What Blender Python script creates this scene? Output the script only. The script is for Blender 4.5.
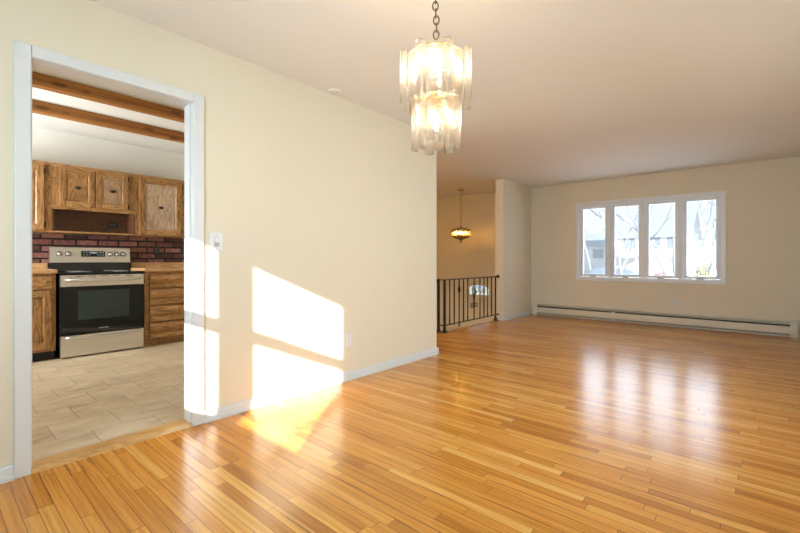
import bpy, bmesh, math, random
from mathutils import Vector, Matrix
random.seed(7)
D = bpy.data; SC = bpy.context.scene; COL = SC.collection
PI = math.pi
for o in list(D.objects): D.objects.remove(o)

# ------------------------------------------------------------------ camera
cam = D.objects.new('camera', D.cameras.new('camera')); COL.objects.link(cam)
cam.location = (0, 0, 1.053); cam.rotation_euler = (PI/2, 0, math.radians(40.9))
cam.data.sensor_width = 36; cam.data.lens = 412/800*36; cam.data.shift_y = -7/800
cam.data.clip_start = .02; cam.data.clip_end = 500
SC.camera = cam
# ------------------------------------------------------------------ world, sun, daylight, exposure
W = D.worlds.new('sky'); SC.world = W; W.use_nodes = True
nt = W.node_tree; nt.nodes.clear()
out = nt.nodes.new('ShaderNodeOutputWorld'); bg = nt.nodes.new('ShaderNodeBackground')
tc = nt.nodes.new('ShaderNodeTexCoord'); sx = nt.nodes.new('ShaderNodeSeparateXYZ'); rp = nt.nodes.new('ShaderNodeValToRGB')
rp.color_ramp.elements[0].position = 0.0; rp.color_ramp.elements[0].color = (.95, .97, 1, 1)
rp.color_ramp.elements[1].position = .7; rp.color_ramp.elements[1].color = (.55, .75, 1, 1)
nt.links.new(tc.outputs['Generated'], sx.inputs[0]); nt.links.new(sx.outputs['Z'], rp.inputs[0])
nt.links.new(rp.outputs[0], bg.inputs[0]); nt.links.new(bg.outputs[0], out.inputs[0])
bg.inputs[1].default_value = 2.8
sl = D.lights.new('sun', 'SUN'); sl.energy = 33; sl.angle = .010; sl.color = (1, .965, .92)
sun = D.objects.new('sun', sl); COL.objects.link(sun)
sun.rotation_euler = Vector((-.79, 1, -.433)).to_track_quat('-Z', 'Y').to_euler()
sun.location = (8, -12, 8)
def daylight(name, loc, direction, sx_, sz_, power, color):
    l = D.lights.new(name, 'AREA'); l.shape = 'RECTANGLE'; l.size = sx_; l.size_y = sz_; l.energy = power; l.color = color
    o = D.objects.new(name, l); COL.objects.link(o); o.location = loc
    o.rotation_euler = Vector(direction).to_track_quat('-Z', 'Y').to_euler(); return o
daylight('daylight_front_window', (-1.4, 8.02, 1.38), (0, -1, -.1), 2.15, 1.35, 122, (.76, .88, 1))
daylight('daylight_back_window', (-.9, -1.12, 1.52), (0, 1, -.05), 1.7, 1.2, 110, (.47, .76, 1.0))
daylight('fill_daylight_kitchen', (-5.3, -1.12, 1.55), (0, 1, -.1), .9, 1.0, 132, (.90, .955, 1))  # added daylight for the kitchen, behind an unseen window
daylight('fill_daylight_right', (.475, 3.2, 1.45), (-1, 0, -.55), 2.3, 1.15, 27, (.80, .93, 1)).data.spread = math.radians(130)  # added mid-room fill at the invented right-wall window
SC.view_settings.view_transform = 'Standard'; SC.view_settings.look = 'None'
SC.view_settings.exposure = 0.17; SC.view_settings.gamma = 1; SC.view_settings.use_curve_mapping = False

# ------------------------------------------------------------------ node helpers / materials
def newmat(name):
    m = D.materials.new(name); m.use_nodes = True
    n = m.node_tree; n.nodes.clear()
    o = n.nodes.new('ShaderNodeOutputMaterial')
    return m, n, o
def N(n, t, **kw):
    x = n.nodes.new(t)
    for k, v in kw.items(): setattr(x, k, v)
    return x
def math_(n, op, a, b=None, c=None):
    x = N(n, 'ShaderNodeMath', operation=op)
    for i, v in enumerate((a, b, c)):
        if v is None: continue
        if isinstance(v, (int, float)): x.inputs[i].default_value = v
        else: n.links.new(v, x.inputs[i])
    return x.outputs[0]
def ramp(n, fac, stops):
    r = N(n, 'ShaderNodeValToRGB'); e = r.color_ramp.elements
    e[0].position, e[0].color = stops[0][0], (*stops[0][1], 1)
    e[1].position, e[1].color = stops[-1][0], (*stops[-1][1], 1)
    for p, c in stops[1:-1]:
        k = e.new(p); k.color = (*c, 1)
    n.links.new(fac, r.inputs[0]); return r.outputs[0]
def mix(n, fac, a, b, mode='MIX'):
    x = N(n, 'ShaderNodeMix', data_type='RGBA', blend_type=mode)
    for s, v in ((x.inputs[0], fac), (x.inputs[6], a), (x.inputs[7], b)):
        if isinstance(v, (int, float)): s.default_value = v
        elif isinstance(v, tuple): s.default_value = (*v, 1)
        else: n.links.new(v, s)
    return x.outputs[2]
def principled(n, o, color, rough=.5, metal=0, spec=.5, bump=None, bstr=.1, bdist=.01, coat=0, coat_r=.1):
    p = N(n, 'ShaderNodeBsdfPrincipled')
    if isinstance(color, tuple): p.inputs['Base Color'].default_value = (*color, 1)
    else: n.links.new(color, p.inputs['Base Color'])
    if isinstance(rough, (int, float)): p.inputs['Roughness'].default_value = rough
    else: n.links.new(rough, p.inputs['Roughness'])
    p.inputs['Metallic'].default_value = metal; p.inputs['Specular IOR Level'].default_value = spec
    p.inputs['Coat Weight'].default_value = coat; p.inputs['Coat Roughness'].default_value = coat_r
    if bump is not None:
        b = N(n, 'ShaderNodeBump'); b.inputs['Strength'].default_value = bstr; b.inputs['Distance'].default_value = bdist
        n.links.new(bump, b.inputs['Height']); n.links.new(b.outputs[0], p.inputs['Normal'])
    n.links.new(p.outputs[0], o.inputs[0]); return p
def objco(n): return N(n, 'ShaderNodeTexCoord').outputs['Object']
def mapping(n, v, scale=(1, 1, 1), loc=(0, 0, 0), rot=(0, 0, 0)):
    m = N(n, 'ShaderNodeMapping'); m.inputs['Scale'].default_value = scale; m.inputs['Location'].default_value = loc
    m.inputs['Rotation'].default_value = rot
    n.links.new(v, m.inputs[0]); return m.outputs[0]
def noise(n, v, scale=5, detail=3, rough=.5, dist=0):
    x = N(n, 'ShaderNodeTexNoise'); x.inputs['Scale'].default_value = scale; x.inputs['Detail'].default_value = detail
    x.inputs['Roughness'].default_value = rough; x.inputs['Distortion'].default_value = dist
    n.links.new(v, x.inputs['Vector']); return x.outputs['Fac']
def plain(name, color, rough=.5, metal=0, var=.06, scale=8, bstr=.05, spec=.5, coat=0):
    m, n, o = newmat(name); v = objco(n); f = noise(n, v, scale, 3)
    c = mix(n, f, tuple(x*(1-var) for x in color), tuple(min(1, x*(1+var)) for x in color))
    principled(n, o, c, rough, metal, spec, noise(n, v, scale*18, 2), bstr, .002, coat)
    return m
M = {}
M['wall'] = plain('cream_paint', (.825, .74, .575), .75, 0, .012, 2, .05)
M['ceil'] = plain('ceiling_paint', (.88, .855, .81), .85, 0, .012, 2, .05)
M['kwall'] = plain('kitchen_paint', (.83, .83, .79), .8, 0, .012, 2, .05)
M['trim'] = plain('white_trim_paint', (.77, .775, .77), .35, 0, .01, 3, .02)
M['window'] = plain('window_vinyl', (.86, .87, .88), .35, 0, .01, 3, .02)
M['plate'] = plain('white_plastic', (.83, .83, .81), .35, 0, .01, 20, .0)
M['switch_line'] = plain('grey_plastic', (.50, .50, .49), .4)
M['slot'] = plain('dark_slot', (.04, .04, .04), .6)
M['black_plastic'] = plain('black_plastic', (.015, .015, .017), .35)
M['heater'] = plain('heater_enamel', (.80, .73, .57), .45, 0, .02, 5, .03)
M['fins'] = plain('heater_dark_fins', (.06, .055, .05), .6)
M['iron'] = plain('wrought_iron', (.022, .018, .017), .45, .3, .3, 30, .4)
M['brass'] = plain('antique_brass', (.50, .33, .13), .32, 1, .15, 20, .1)
M['gold'] = plain('polished_brass', (.80, .56, .22), .22, 1, .08, 20, .03)
M['chain'] = plain('bronze_chain', (.22, .16, .09), .4, .9, .2, 30, .1)
M['steel'] = None
def steel():
    m, n, o = newmat('stainless_steel'); v = mapping(n, objco(n), (60, 1.5, 400)); f = noise(n, v, 1, 3)
    c = mix(n, f, (.60, .585, .55), (.72, .70, .67)); r = math_(n, 'MULTIPLY_ADD', f, .12, .24)
    principled(n, o, c, r, .9, .5, f, .05, .001); return m
M['steel'] = steel()
M['black_glass'] = plain('black_oven_glass', (.008, .011, .012), .05, 0, .1, 5, 0, .3)
M['oven_window'] = plain('oven_window_glass', (.030, .048, .048), .06, 0, .1, 5, 0, .35)
M['stove_black'] = plain('black_enamel', (.012, .013, .015), .18, 0, .1, 5, .02)
M['display'] = plain('display_marks', (.5, .62, .66), .3)
M['mark'] = plain('grey_print', (.45, .46, .46), .4)
M['foot'] = plain('toe_kick_black', (.02, .018, .016), .7)

def oak(name, axis, c0, c1, c2, dark=(.10, .035, .008), rough=.42, gscale=1.7):
    m, n, o = newmat(name); v0 = objco(n)
    info = N(n, 'ShaderNodeObjectInfo').outputs['Random']
    sep = N(n, 'ShaderNodeCombineXYZ'); n.links.new(math_(n, 'MULTIPLY', info, 37.0), sep.inputs[0]); n.links.new(math_(n, 'MULTIPLY', info, 53.0), sep.inputs[1]); n.links.new(math_(n, 'MULTIPLY', info, 71.0), sep.inputs[2])
    ad = N(n, 'ShaderNodeVectorMath', operation='ADD'); n.links.new(v0, ad.inputs[0]); n.links.new(sep.outputs[0], ad.inputs[1]); v = ad.outputs[0]
    sc = [7.0, 7.0, 7.0]; sc['XYZ'.index(axis)] = 1.3
    base = noise(n, mapping(n, v, tuple(s*gscale for s in sc)), 1, 2, .5, .6)
    rings = math_(n, 'FRACT', math_(n, 'MULTIPLY', base, 9.0))
    rings = math_(n, 'ABSOLUTE', math_(n, 'SUBTRACT', rings, .5))
    sf = [220.0, 220.0, 220.0]; sf['XYZ'.index(axis)] = 5.0
    fine = noise(n, mapping(n, v, tuple(sf)), 1, 3, .6)
    col = ramp(n, math_(n, 'MULTIPLY', rings, 2.0), [(0, c0), (.08, c0), (.34, c1), (1, c2)])
    col = mix(n, math_(n, 'MULTIPLY', math_(n, 'GREATER_THAN', fine, .58), .45), col, dark)
    col = mix(n, .4, col, ramp(n, noise(n, v, 3.5, 2), [(.3, tuple(x*.75 for x in c1)), (.7, c2)]))
    principled(n, o, col, rough, 0, .5, fine, .12, .002); return m
M['oak_v'] = oak('oak_vertical_grain', 'Z', (.085, .030, .006), (.30, .138, .038), (.47, .25, .09))
M['oak_h'] = oak('oak_horizontal_grain', 'Y', (.12, .048, .011), (.36, .172, .052), (.53, .30, .115))
M['oak_sheen'] = oak('sheen_pale_oak', 'Z', (.26, .165, .10), (.52, .375, .25), (.62, .47, .335))  # reflected-light sheen on the right upper door, painted into the oak colour
M['oak_mid_sheen'] = oak('sheen_mid_oak', 'Z', (.16, .08, .035), (.38, .23, .115), (.50, .33, .19))  # weaker painted sheen for the second short door over the stove
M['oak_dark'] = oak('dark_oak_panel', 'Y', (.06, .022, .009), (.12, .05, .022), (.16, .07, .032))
M['counter'] = oak('counter_wood_edge', 'Y', (.42, .21, .08), (.58, .33, .14), (.66, .40, .19))
M['threshold'] = oak('threshold_oak', 'Y', (.42, .20, .05), (.60, .32, .10), (.68, .40, .15), rough=.3)
def beammat():
    m, n, o = newmat('stained_beam'); v = objco(n)
    g = noise(n, mapping(n, v, (30, 1.2, 30)), 1, 4, .6, .4)
    col = ramp(n, g, [(.3, (.22, .075, .014)), (.5, (.40, .165, .036)), (.75, (.50, .24, .065))])
    vo = N(n, 'ShaderNodeTexVoronoi'); vo.inputs['Scale'].default_value = 1; n.links.new(mapping(n, v, (9, 3.3, 9)), vo.inputs['Vector'])
    k = ramp(n, vo.outputs['Distance'], [(.0, (1, 1, 1)), (.13, (1, 1, 1)), (.2, (0, 0, 0))])
    col = mix(n, math_(n, 'MULTIPLY', k, .75), col, (.12, .038, .010))
    principled(n, o, col, .5, 0, .4, g, .2, .004); return m
M['beam'] = beammat()

def floormat():
    m, n, o = newmat('oak_strip_floor')
    s = N(n, 'ShaderNodeSeparateXYZ'); n.links.new(objco(n), s.inputs[0]); x, y = s.outputs[0], s.outputs[1]
    yr = math_(n, 'DIVIDE', y, .052); row = math_(n, 'FLOOR', yr); fy = math_(n, 'FRACT', yr)
    w1 = N(n, 'ShaderNodeTexWhiteNoise', noise_dimensions='1D'); n.links.new(row, w1.inputs['W'])
    ln = math_(n, 'MULTIPLY_ADD', w1.outputs['Value'], .5, .5)
    xs = math_(n, 'ADD', math_(n, 'DIVIDE', x, ln), math_(n, 'MULTIPLY', w1.outputs['Value'], 43.7))
    cell = math_(n, 'FLOOR', xs); fx = math_(n, 'FRACT', xs)
    cb = N(n, 'ShaderNodeCombineXYZ'); n.links.new(row, cb.inputs[0]); n.links.new(cell, cb.inputs[1])
    w2 = N(n, 'ShaderNodeTexWhiteNoise', noise_dimensions='2D'); n.links.new(cb.outputs[0], w2.inputs['Vector'])
    rnd = w2.outputs['Value']
    sc2 = N(n, 'ShaderNodeSeparateColor'); n.links.new(w2.outputs['Color'], sc2.inputs[0])
    col = ramp(n, rnd, [(0, (.47, .18, .024)), (.08, (.56, .225, .031)), (.3, (.65, .275, .043)), (.7, (.71, .315, .056)), (.92, (.76, .385, .085)), (1, (.79, .43, .12))])
    gv = N(n, 'ShaderNodeCombineXYZ'); n.links.new(math_(n, 'ADD', math_(n, 'MULTIPLY', x, 2.2), math_(n, 'MULTIPLY', rnd, 60)), gv.inputs[0])
    n.links.new(math_(n, 'MULTIPLY', y, 75), gv.inputs[1]); n.links.new(math_(n, 'MULTIPLY', sc2.outputs[1], 40), gv.inputs[2])
    g = noise(n, gv.outputs[0], 1, 4, .6, .5)
    col = mix(n, ramp(n, g, [(.30, (1, 1, 1)), (.62, (0, 0, 0))]), col, mix(n, 1, col, (.72, .60, .46), 'MULTIPLY'))
    gv2 = N(n, 'ShaderNodeCombineXYZ'); n.links.new(math_(n, 'ADD', math_(n, 'MULTIPLY', x, 1.1), math_(n, 'MULTIPLY', rnd, 90)), gv2.inputs[0])
    n.links.new(math_(n, 'MULTIPLY', y, 28), gv2.inputs[1])
    st = noise(n, gv2.outputs[0], 1, 2, .5, .3)
    col = mix(n, ramp(n, st, [(.66, (0, 0, 0)), (.74, (.75, .75, .75))]), col, (.17, .07, .018))
    ev = N(n, 'ShaderNodeCombineXYZ'); n.links.new(math_(n, 'MULTIPLY', x, 1.3), ev.inputs[0]); n.links.new(math_(n, 'MULTIPLY', row, 7.3), ev.inputs[1])
    en = noise(n, ev.outputs[0], 1, 2, .5)
    edge = math_(n, 'MULTIPLY', math_(n, 'GREATER_THAN', en, .55), math_(n, 'LESS_THAN', fy, math_(n, 'MULTIPLY', math_(n, 'SUBTRACT', en, .53), 1.2)))
    col = mix(n, math_(n, 'MULTIPLY', edge, .75), col, (.22, .085, .022))
    gap = math_(n, 'MAXIMUM', math_(n, 'LESS_THAN', fy, .045), math_(n, 'LESS_THAN', math_(n, 'MULTIPLY', fx, ln), .0025))
    col = mix(n, math_(n, 'MULTIPLY', gap, .85), col, (.11, .042, .010))
    tilt = math_(n, 'ADD', math_(n, 'MULTIPLY', math_(n, 'SUBTRACT', sc2.outputs[0], .5), math_(n, 'MULTIPLY', fy, .12)), math_(n, 'MULTIPLY', gap, -.3))
    h = tilt
    r = math_(n, 'MULTIPLY_ADD', g, .06, .185)
    principled(n, o, col, r, 0, .55, h, .35, .004); return m
M['floor'] = floormat()

def tilemat():
    m, n, o = newmat('stone_vinyl_tile')
    s = N(n, 'ShaderNodeSeparateXYZ'); n.links.new(objco(n), s.inputs[0]); x, y = s.outputs[0], s.outputs[1]
    xr = math_(n, 'DIVIDE', x, .31); row = math_(n, 'FLOOR', xr); fr = math_(n, 'FRACT', xr)
    ys = math_(n, 'ADD', math_(n, 'DIVIDE', y, .335), math_(n, 'MULTIPLY', row, .5)); fy = math_(n, 'FRACT', ys); cell = math_(n, 'FLOOR', ys)
    cb = N(n, 'ShaderNodeCombineXYZ'); n.links.new(row, cb.inputs[0]); n.links.new(cell, cb.inputs[1])
    w = N(n, 'ShaderNodeTexWhiteNoise', noise_dimensions='2D'); n.links.new(cb.outputs[0], w.inputs['Vector'])
    ad = N(n, 'ShaderNodeVectorMath', operation='ADD'); n.links.new(objco(n), ad.inputs[0])
    n.links.new(w.outputs['Color'], ad.inputs[1])
    a = noise(n, mapping(n, ad.outputs[0], (9, 3.5, 5)), 1, 5, .65, .8)
    col = ramp(n, a, [(.28, (.40, .285, .165)), (.5, (.56, .43, .275)), (.72, (.68, .56, .39))])
    col = mix(n, math_(n, 'MULTIPLY', w.outputs['Value'], .25), col, (.70, .585, .42))
    j1 = math_(n, 'LESS_THAN', fy, .018); j2 = math_(n, 'LESS_THAN', fr, .014)
    col = mix(n, math_(n, 'MULTIPLY', j1, .65), col, (.24, .165, .10)); col = mix(n, math_(n, 'MULTIPLY', j2, .14), col, (.3, .21, .14))
    principled(n, o, col, .42, 0, .4, math_(n, 'MULTIPLY', math_(n, 'MAXIMUM', j1, j2), -1), .2, .003); return m
M['tile'] = tilemat()
def brickmat():
    m, n, o = newmat('dark_red_brick'); v = objco(n)
    s = N(n, 'ShaderNodeSeparateXYZ'); n.links.new(v, s.inputs[0]); c = N(n, 'ShaderNodeCombineXYZ')
    n.links.new(s.outputs[1], c.inputs[0]); n.links.new(s.outputs[2], c.inputs[1])
    b = N(n, 'ShaderNodeTexBrick'); n.links.new(c.outputs[0], b.inputs['Vector'])
    b.inputs['Scale'].default_value = 1; b.inputs['Brick Width'].default_value = .215; b.inputs['Row Height'].default_value = .076
    b.inputs['Mortar Size'].default_value = .011; b.inputs['Mortar Smooth'].default_value = .2; b.inputs['Bias'].default_value = 0
    b.inputs['Color1'].default_value = (.065, .024, .023, 1); b.inputs['Color2'].default_value = (.33, .135, .11, 1); b.inputs['Mortar'].default_value = (.012, .008, .007, 1)
    f = noise(n, v, 26, 4); col = mix(n, 1, b.outputs['Color'], ramp(n, f, [(.3, (.6, .6, .6)), (.7, (1.3, 1.25, 1.2))]), 'MULTIPLY')
    principled(n, o, col, .55, 0, .4, math_(n, 'SUBTRACT', math_(n, 'MULTIPLY', f, .3), b.outputs['Fac']), .6, .008); return m
M['brick'] = brickmat()

def glassmat(name, tr, gloss, trans, rough=.03, tint=(1, 1, 1), white=(.95, .95, .93)):
    m, n, o = newmat(name)
    t = N(n, 'ShaderNodeBsdfTransparent'); t.inputs[0].default_value = (*tint, 1)
    g = N(n, 'ShaderNodeBsdfGlossy'); g.inputs['Roughness'].default_value = rough
    l = N(n, 'ShaderNodeBsdfTranslucent'); l.inputs[0].default_value = (*white, 1)
    lw = N(n, 'ShaderNodeLayerWeight'); lw.inputs['Blend'].default_value = .35
    a = N(n, 'ShaderNodeMixShader'); b = N(n, 'ShaderNodeMixShader')
    n.links.new(math_(n, 'MULTIPLY', lw.outputs['Fresnel'], gloss), a.inputs[0])
    n.links.new(t.outputs[0], a.inputs[1]); n.links.new(g.outputs[0], a.inputs[2])
    b.inputs[0].default_value = trans; n.links.new(a.outputs[0], b.inputs[1]); n.links.new(l.outputs[0], b.inputs[2])
    n.links.new(b.outputs[0], o.inputs[0]); return m
M['pane'] = glassmat('window_glass', .9, .5, .025, tint=(.52, .53, .54))
M['clear_pane'] = glassmat('clear_window_glass', .9, .4, .0)
M['crystal'] = glassmat('pressed_clear_glass', .6, .9, .14, .06, (.97, .96, .94), (.98, .96, .92))
M['amber'] = glassmat('amber_glass', .6, .8, .14, .08, (1, .88, .62), (1, .85, .55))
def added_shademat():
    m, n, o = newmat('added_sheer_shade'); a = N(n, 'ShaderNodeBsdfTranslucent'); b = N(n, 'ShaderNodeBsdfDiffuse'); x = N(n, 'ShaderNodeMixShader')
    a.inputs[0].default_value = (.6, .58, .53, 1); b.inputs[0].default_value = (.85, .84, .80, 1); x.inputs[0].default_value = .5
    n.links.new(a.outputs[0], x.inputs[1]); n.links.new(b.outputs[0], x.inputs[2]); n.links.new(x.outputs[0], o.inputs[0]); return m
M['added_shade'] = added_shademat()
def bulbmat(name, c, s):
    m, n, o = newmat(name); e = N(n, 'ShaderNodeEmission'); e.inputs[0].default_value = (*c, 1); e.inputs[1].default_value = s
    n.links.new(e.outputs[0], o.inputs[0]); return m
M['bulb'] = bulbmat('warm_bulb', (1, .71, .42), 90)
M['added_dome'] = bulbmat('added_hall_dome', (1, .62, .26), 75)  # glow of the added hall fill light
M['bulb2'] = bulbmat('warm_bulb_foyer', (1, .60, .17), 110)

# ------------------------------------------------------------------ mesh builder (world coordinates)
class MB:
    def __init__(s): s.b = bmesh.new(); s.smooth = False
    def box(s, x0, x1, y0, y1, z0, z1, bev=0):
        b2 = bmesh.new(); r = bmesh.ops.create_cube(b2, size=1)
        for v in b2.verts: v.co = Vector((x0+(v.co.x+.5)*(x1-x0), y0+(v.co.y+.5)*(y1-y0), z0+(v.co.z+.5)*(z1-z0)))
        if bev: bmesh.ops.bevel(b2, geom=b2.edges[:], offset=bev, segments=2, affect='EDGES', profile=.5)
        s.join(b2); return s
    def join(s, b2):
        me = D.meshes.new('t'); b2.to_mesh(me); b2.free(); s.b.from_mesh(me); D.meshes.remove(me)
    def rings(s, rings, closed=True, caps=True, smooth=True):
        vs = [[s.b.verts.new(p) for p in r] for r in rings]; k = len(vs[0])
        for a, b in zip(vs, vs[1:]):
            for i in range(k if closed else k-1):
                f = s.b.faces.new((a[i], a[(i+1) % k], b[(i+1) % k], b[i])); f.smooth = smooth
        if caps and closed:
            s.b.faces.new(list(reversed(vs[0]))); s.b.faces.new(vs[-1])
        return s
    def tube(s, path, r, seg=10, closed=False):
        path = [Vector(p) for p in path]; rs = r if isinstance(r, (list, tuple)) else [r]*len(path)
        rings = []; up = None; n = len(path)
        for i, p in enumerate(path):
            if closed: t = path[(i+1) % n]-path[i-1]
            else: t = path[min(i+1, n-1)]-path[max(i-1, 0)]
            t.normalize()
            if up is None: up = t.orthogonal().normalized()
            else:
                up = up-t*up.dot(t)
                up = up.normalized() if up.length > 1e-6 else t.orthogonal().normalized()
            w = t.cross(up)
            rings.append([p+(up*math.cos(2*PI*k/seg)+w*math.sin(2*PI*k/seg))*rs[i] for k in range(seg)])
        if closed: rings.append(rings[0][:])
        s.rings(rings, True, not closed)
        if closed: bmesh.ops.remove_doubles(s.b, verts=s.b.verts[:], dist=1e-6)
        return s
    def cyl(s, a, b, r0, r1=None, seg=16): return s.tube([a, b], [r0, r0 if r1 is None else r1], seg)
    def lathe(s, prof, c, seg=20, axis='z'):
        rings = []
        for r, h in prof:
            ring = []
            for k in range(seg):
                u, v = r*math.cos(2*PI*k/seg), r*math.sin(2*PI*k/seg)
                p = {'z': (u, v, h), 'x': (h, u, v), 'y': (v, h, u)}[axis]
                ring.append(Vector(c)+Vector(p))
            rings.append(ring)
        return s.rings(rings)
    def prism(s, pts, vec, smooth=False):
        vec = Vector(vec); pts = [Vector(p) for p in pts]
        return s.rings([pts, [p+vec for p in pts]], True, True, smooth)
    def ball(s, c, r, sub=2, sc=(1, 1, 1)):
        b2 = bmesh.new(); bmesh.ops.create_icosphere(b2, subdivisions=sub, radius=r)
        for v in b2.verts: v.co = Vector(c)+Vector((v.co.x*sc[0], v.co.y*sc[1], v.co.z*sc[2]))
        for f in b2.faces: f.smooth = True
        s.join(b2); return s
    def build(s, name, m, parent=None, origin=None):
        org = Vector(origin) if origin is not None else (ORG[parent.name] if parent is not None else Vector((0, 0, 0)))
        bmesh.ops.recalc_face_normals(s.b, faces=s.b.faces[:])
        for v in s.b.verts: v.co -= org
        me = D.meshes.new(name); s.b.to_mesh(me); s.b.free()
        if m is not None: me.materials.append(m)
        o = D.objects.new(name, me); COL.objects.link(o); ORG[o.name] = org
        if parent is not None: o.parent = parent
        else: o.location = org
        return o
ORG = {}
def tag(o, label=None, cat=None, group=None, kind=None):
    if label: o['label'] = label
    if cat: o['category'] = cat
    if group: o['group'] = group
    if kind: o['kind'] = kind
    return o
def thing(name, loc, label=None, cat=None, group=None, kind=None):
    o = D.objects.new(name, None); COL.objects.link(o); o.location = loc; o.empty_display_size = .1
    ORG[o.name] = Vector(loc); return tag(o, label, cat, group, kind)
def copy_tree(src, loc):
    r = src.copy(); COL.objects.link(r); r.location = loc; ORG[r.name] = Vector(loc)
    for ch in list(src.children):
        c = ch.copy(); COL.objects.link(c); c.parent = r
        for g in list(ch.children):
            d = g.copy(); COL.objects.link(d); d.parent = c
    return r
def struct(mb, name, m, parent=None): return tag(mb.build(name, m, parent), kind='structure')

# ------------------------------------------------------------------ room shell
XW = -2.70; XR = .50; YB = -.86; YF = 7.687; H = 2.44; HK = 2.55; XK = -6.18
struct(MB().box(XW-.06, XR, YB, YF, -.25, 0).box(-3.42, XW-.06, 3.74, YF, -.25, 0).box(XK, -3.42, 3.74, 4.95, -.25, 0), 'floor', M['floor'])
struct(MB().box(XK, XW-.06, YB, 3.62, -.25, 0), 'floor_kitchen', M['tile'])
struct(MB().box(XK-.12, -3.42, 4.95, YF, -1.62, -1.38), 'floor_foyer', M['tile'])
struct(MB().box(XW, XR+.12, YB-.16, YF+.16, H, H+.2).box(XK-.12, XW, 3.74, YF+.16, H, H+.2), 'ceiling', M['ceil'])
struct(MB().box(XK-.12, XW-.12, YB-.16, 3.62, HK, HK+.2), 'ceiling_kitchen', M['kwall'])
DY0, DY1, DZ = .328, 1.13, 2.062
struct(MB().box(XW-.12, XW, YB, DY0, 0, H).box(XW-.12, XW, DY1, 3.74, 0, H).box(XW-.12, XW, DY0, DY1, DZ, H).box(XW-.12, XW-.001, YB, 3.74, H, HK+.2), 'wall_left', M['wall'])
struct(MB().box(XK-.12, XW-.12, 3.62, 3.74, 0, HK+.2), 'wall_hall', M['wall'])
struct(MB().box(XK-.12, XK, YB, 3.62, 0, HK), 'wall_kitchen', M['kwall'])
struct(MB().box(XK-.12, XK, 3.74, YF, -1.38, H), 'wall_foyer', M['wall'])
# front wall with window hole and front door hole
wx0, wx1, wz0, wz1 = -2.418, -.387, .725, 2.018
dx0, dx1, dz1 = -4.945, -3.995, .67
f = MB(); y0, y1 = YF, YF+.16
f.box(XK-.12, dx0, y0, y1, -1.62, H); f.box(dx0, dx1, y0, y1, dz1, H); f.box(dx0, dx1, y0, y1, -1.62, -1.38); f.box(dx1, wx0, y0, y1, -1.62, H)
f.box(wx0, wx1, y0, y1, -1.62, wz0); f.box(wx0, wx1, y0, y1, wz1, H); f.box(wx1, XR+.12, y0, y1, -1.62, H)
struct(f, 'wall_front', M['wall'])
ry0, ry1, rz0, rz1 = 1.95, 4.45, .82, 2.08  # hole for the added right-wall window
struct(MB().box(XR, XR+.12, YB-.16, ry0, -.25, H).box(XR, XR+.12, ry1, YF, -.25, H).box(XR, XR+.12, ry0, ry1, -.25, rz0).box(XR, XR+.12, ry0, ry1, rz1, H), 'wall_right', M['wall'])
# back wall with window holes (dining, and the added kitchen one)
f = MB(); y0, y1 = YB-.16, YB
bx0, bx1, bz0, bz1 = -1.76, .06, .86, 2.17
kx0, kx1, kz0, kz1 = -5.75, -4.85, 1.05, 2.05
f.box(XK-.12, kx0, y0, y1, -.25, HK).box(kx0, kx1, y0, y1, -.25, kz0).box(kx0, kx1, y0, y1, kz1, HK).box(kx1, XW-.12, y0, y1, -.25, HK)
f.box(XW-.12, bx0, y0, y1, -.25, H).box(bx0, bx1, y0, y1, -.25, bz0).box(bx0, bx1, y0, y1, bz1, H).box(bx1, XR, y0, y1, -.25, H)
struct(f, 'wall_back', M['wall'])
# short wall beside the stairwell, and the stairwell side wall under the floor
struct(MB().box(-3.45, -3.30, 6.53, YF, 0, H), 'wall_stair', M['wall'])
struct(MB().box(-3.42, -3.30, 4.95, YF, -1.62, -.25), 'wall_stairwell', M['wall'])
st = MB()
for k in range(6): st.box(-6.15, -5.0, 4.95+.24*k, 4.95+.24*(k+1), -1.38, -.21*(k+1)+.0)
struct(st, 'floor_stairs', M['floor'])
struct(MB().box(-3.45, -3.385, 4.95, 6.53, -.03, .004), 'trim_landing_edge', M['threshold'])
# baseboards
def bb(f, axis, c, a, b, side):
    t = .014*side
    for (d, z0, z1) in ((t, 0, .06), (t*.6, .06, .072), (t*1.6, 0, .018)):
        lo, hi = sorted((c, c+d))
        if axis == 'y': f.box(lo, hi, a, b, z0, z1)
        else: f.box(a, b, lo, hi, z0, z1)
    return f
f = bb(MB(), 'y', XW, YB, .281, 1); bb(f, 'y', XW, 1.178, 3.74, 1); bb(f, 'x', 3.74, XW-.12, XW+.022, 1)
struct(f, 'baseboard_left', M['trim'])
struct(bb(MB(), 'y', -3.30, 6.53, 7.62, 1), 'baseboard_stair', M['trim'])
struct(bb(MB(), 'x', YB, XW, XR, 1), 'baseboard_back', M['trim'])
# doorway jamb and casing
f = MB()
f.box(XW-.12, XW, DY0, .345, 0, 2.045).box(XW-.12, XW, 1.112, DY1, 0, 2.045).box(XW-.12, XW, DY0, DY1, 2.045, DZ)
f.box(XW-.07, XW-.03, 1.104, 1.112, 0, 2.045).box(XW-.07, XW-.03, .345, .352, 0, 2.045)
struct(f, 'trim_doorway_jamb', M['trim'])
f = MB()
for xa, xb in ((XW, XW+.016), (XW-.136, XW-.12)):
    f.box(xa, xb, .282, .343, 0, 2.105, .004).box(xa, xb, 1.114, 1.178, 0, 2.105, .004).box(xa, xb, .344, 1.113, 2.047, 2.105, .004)
struct(f, 'trim_doorway_casing', M['trim'])
struct(MB().prism([(XW-.125, .345, .0), (XW-.118, .345, .016), (XW-.02, .345, .016), (XW+.012, .345, .0)], (0, .767, 0)), 'trim_threshold', M['threshold'])

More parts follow.
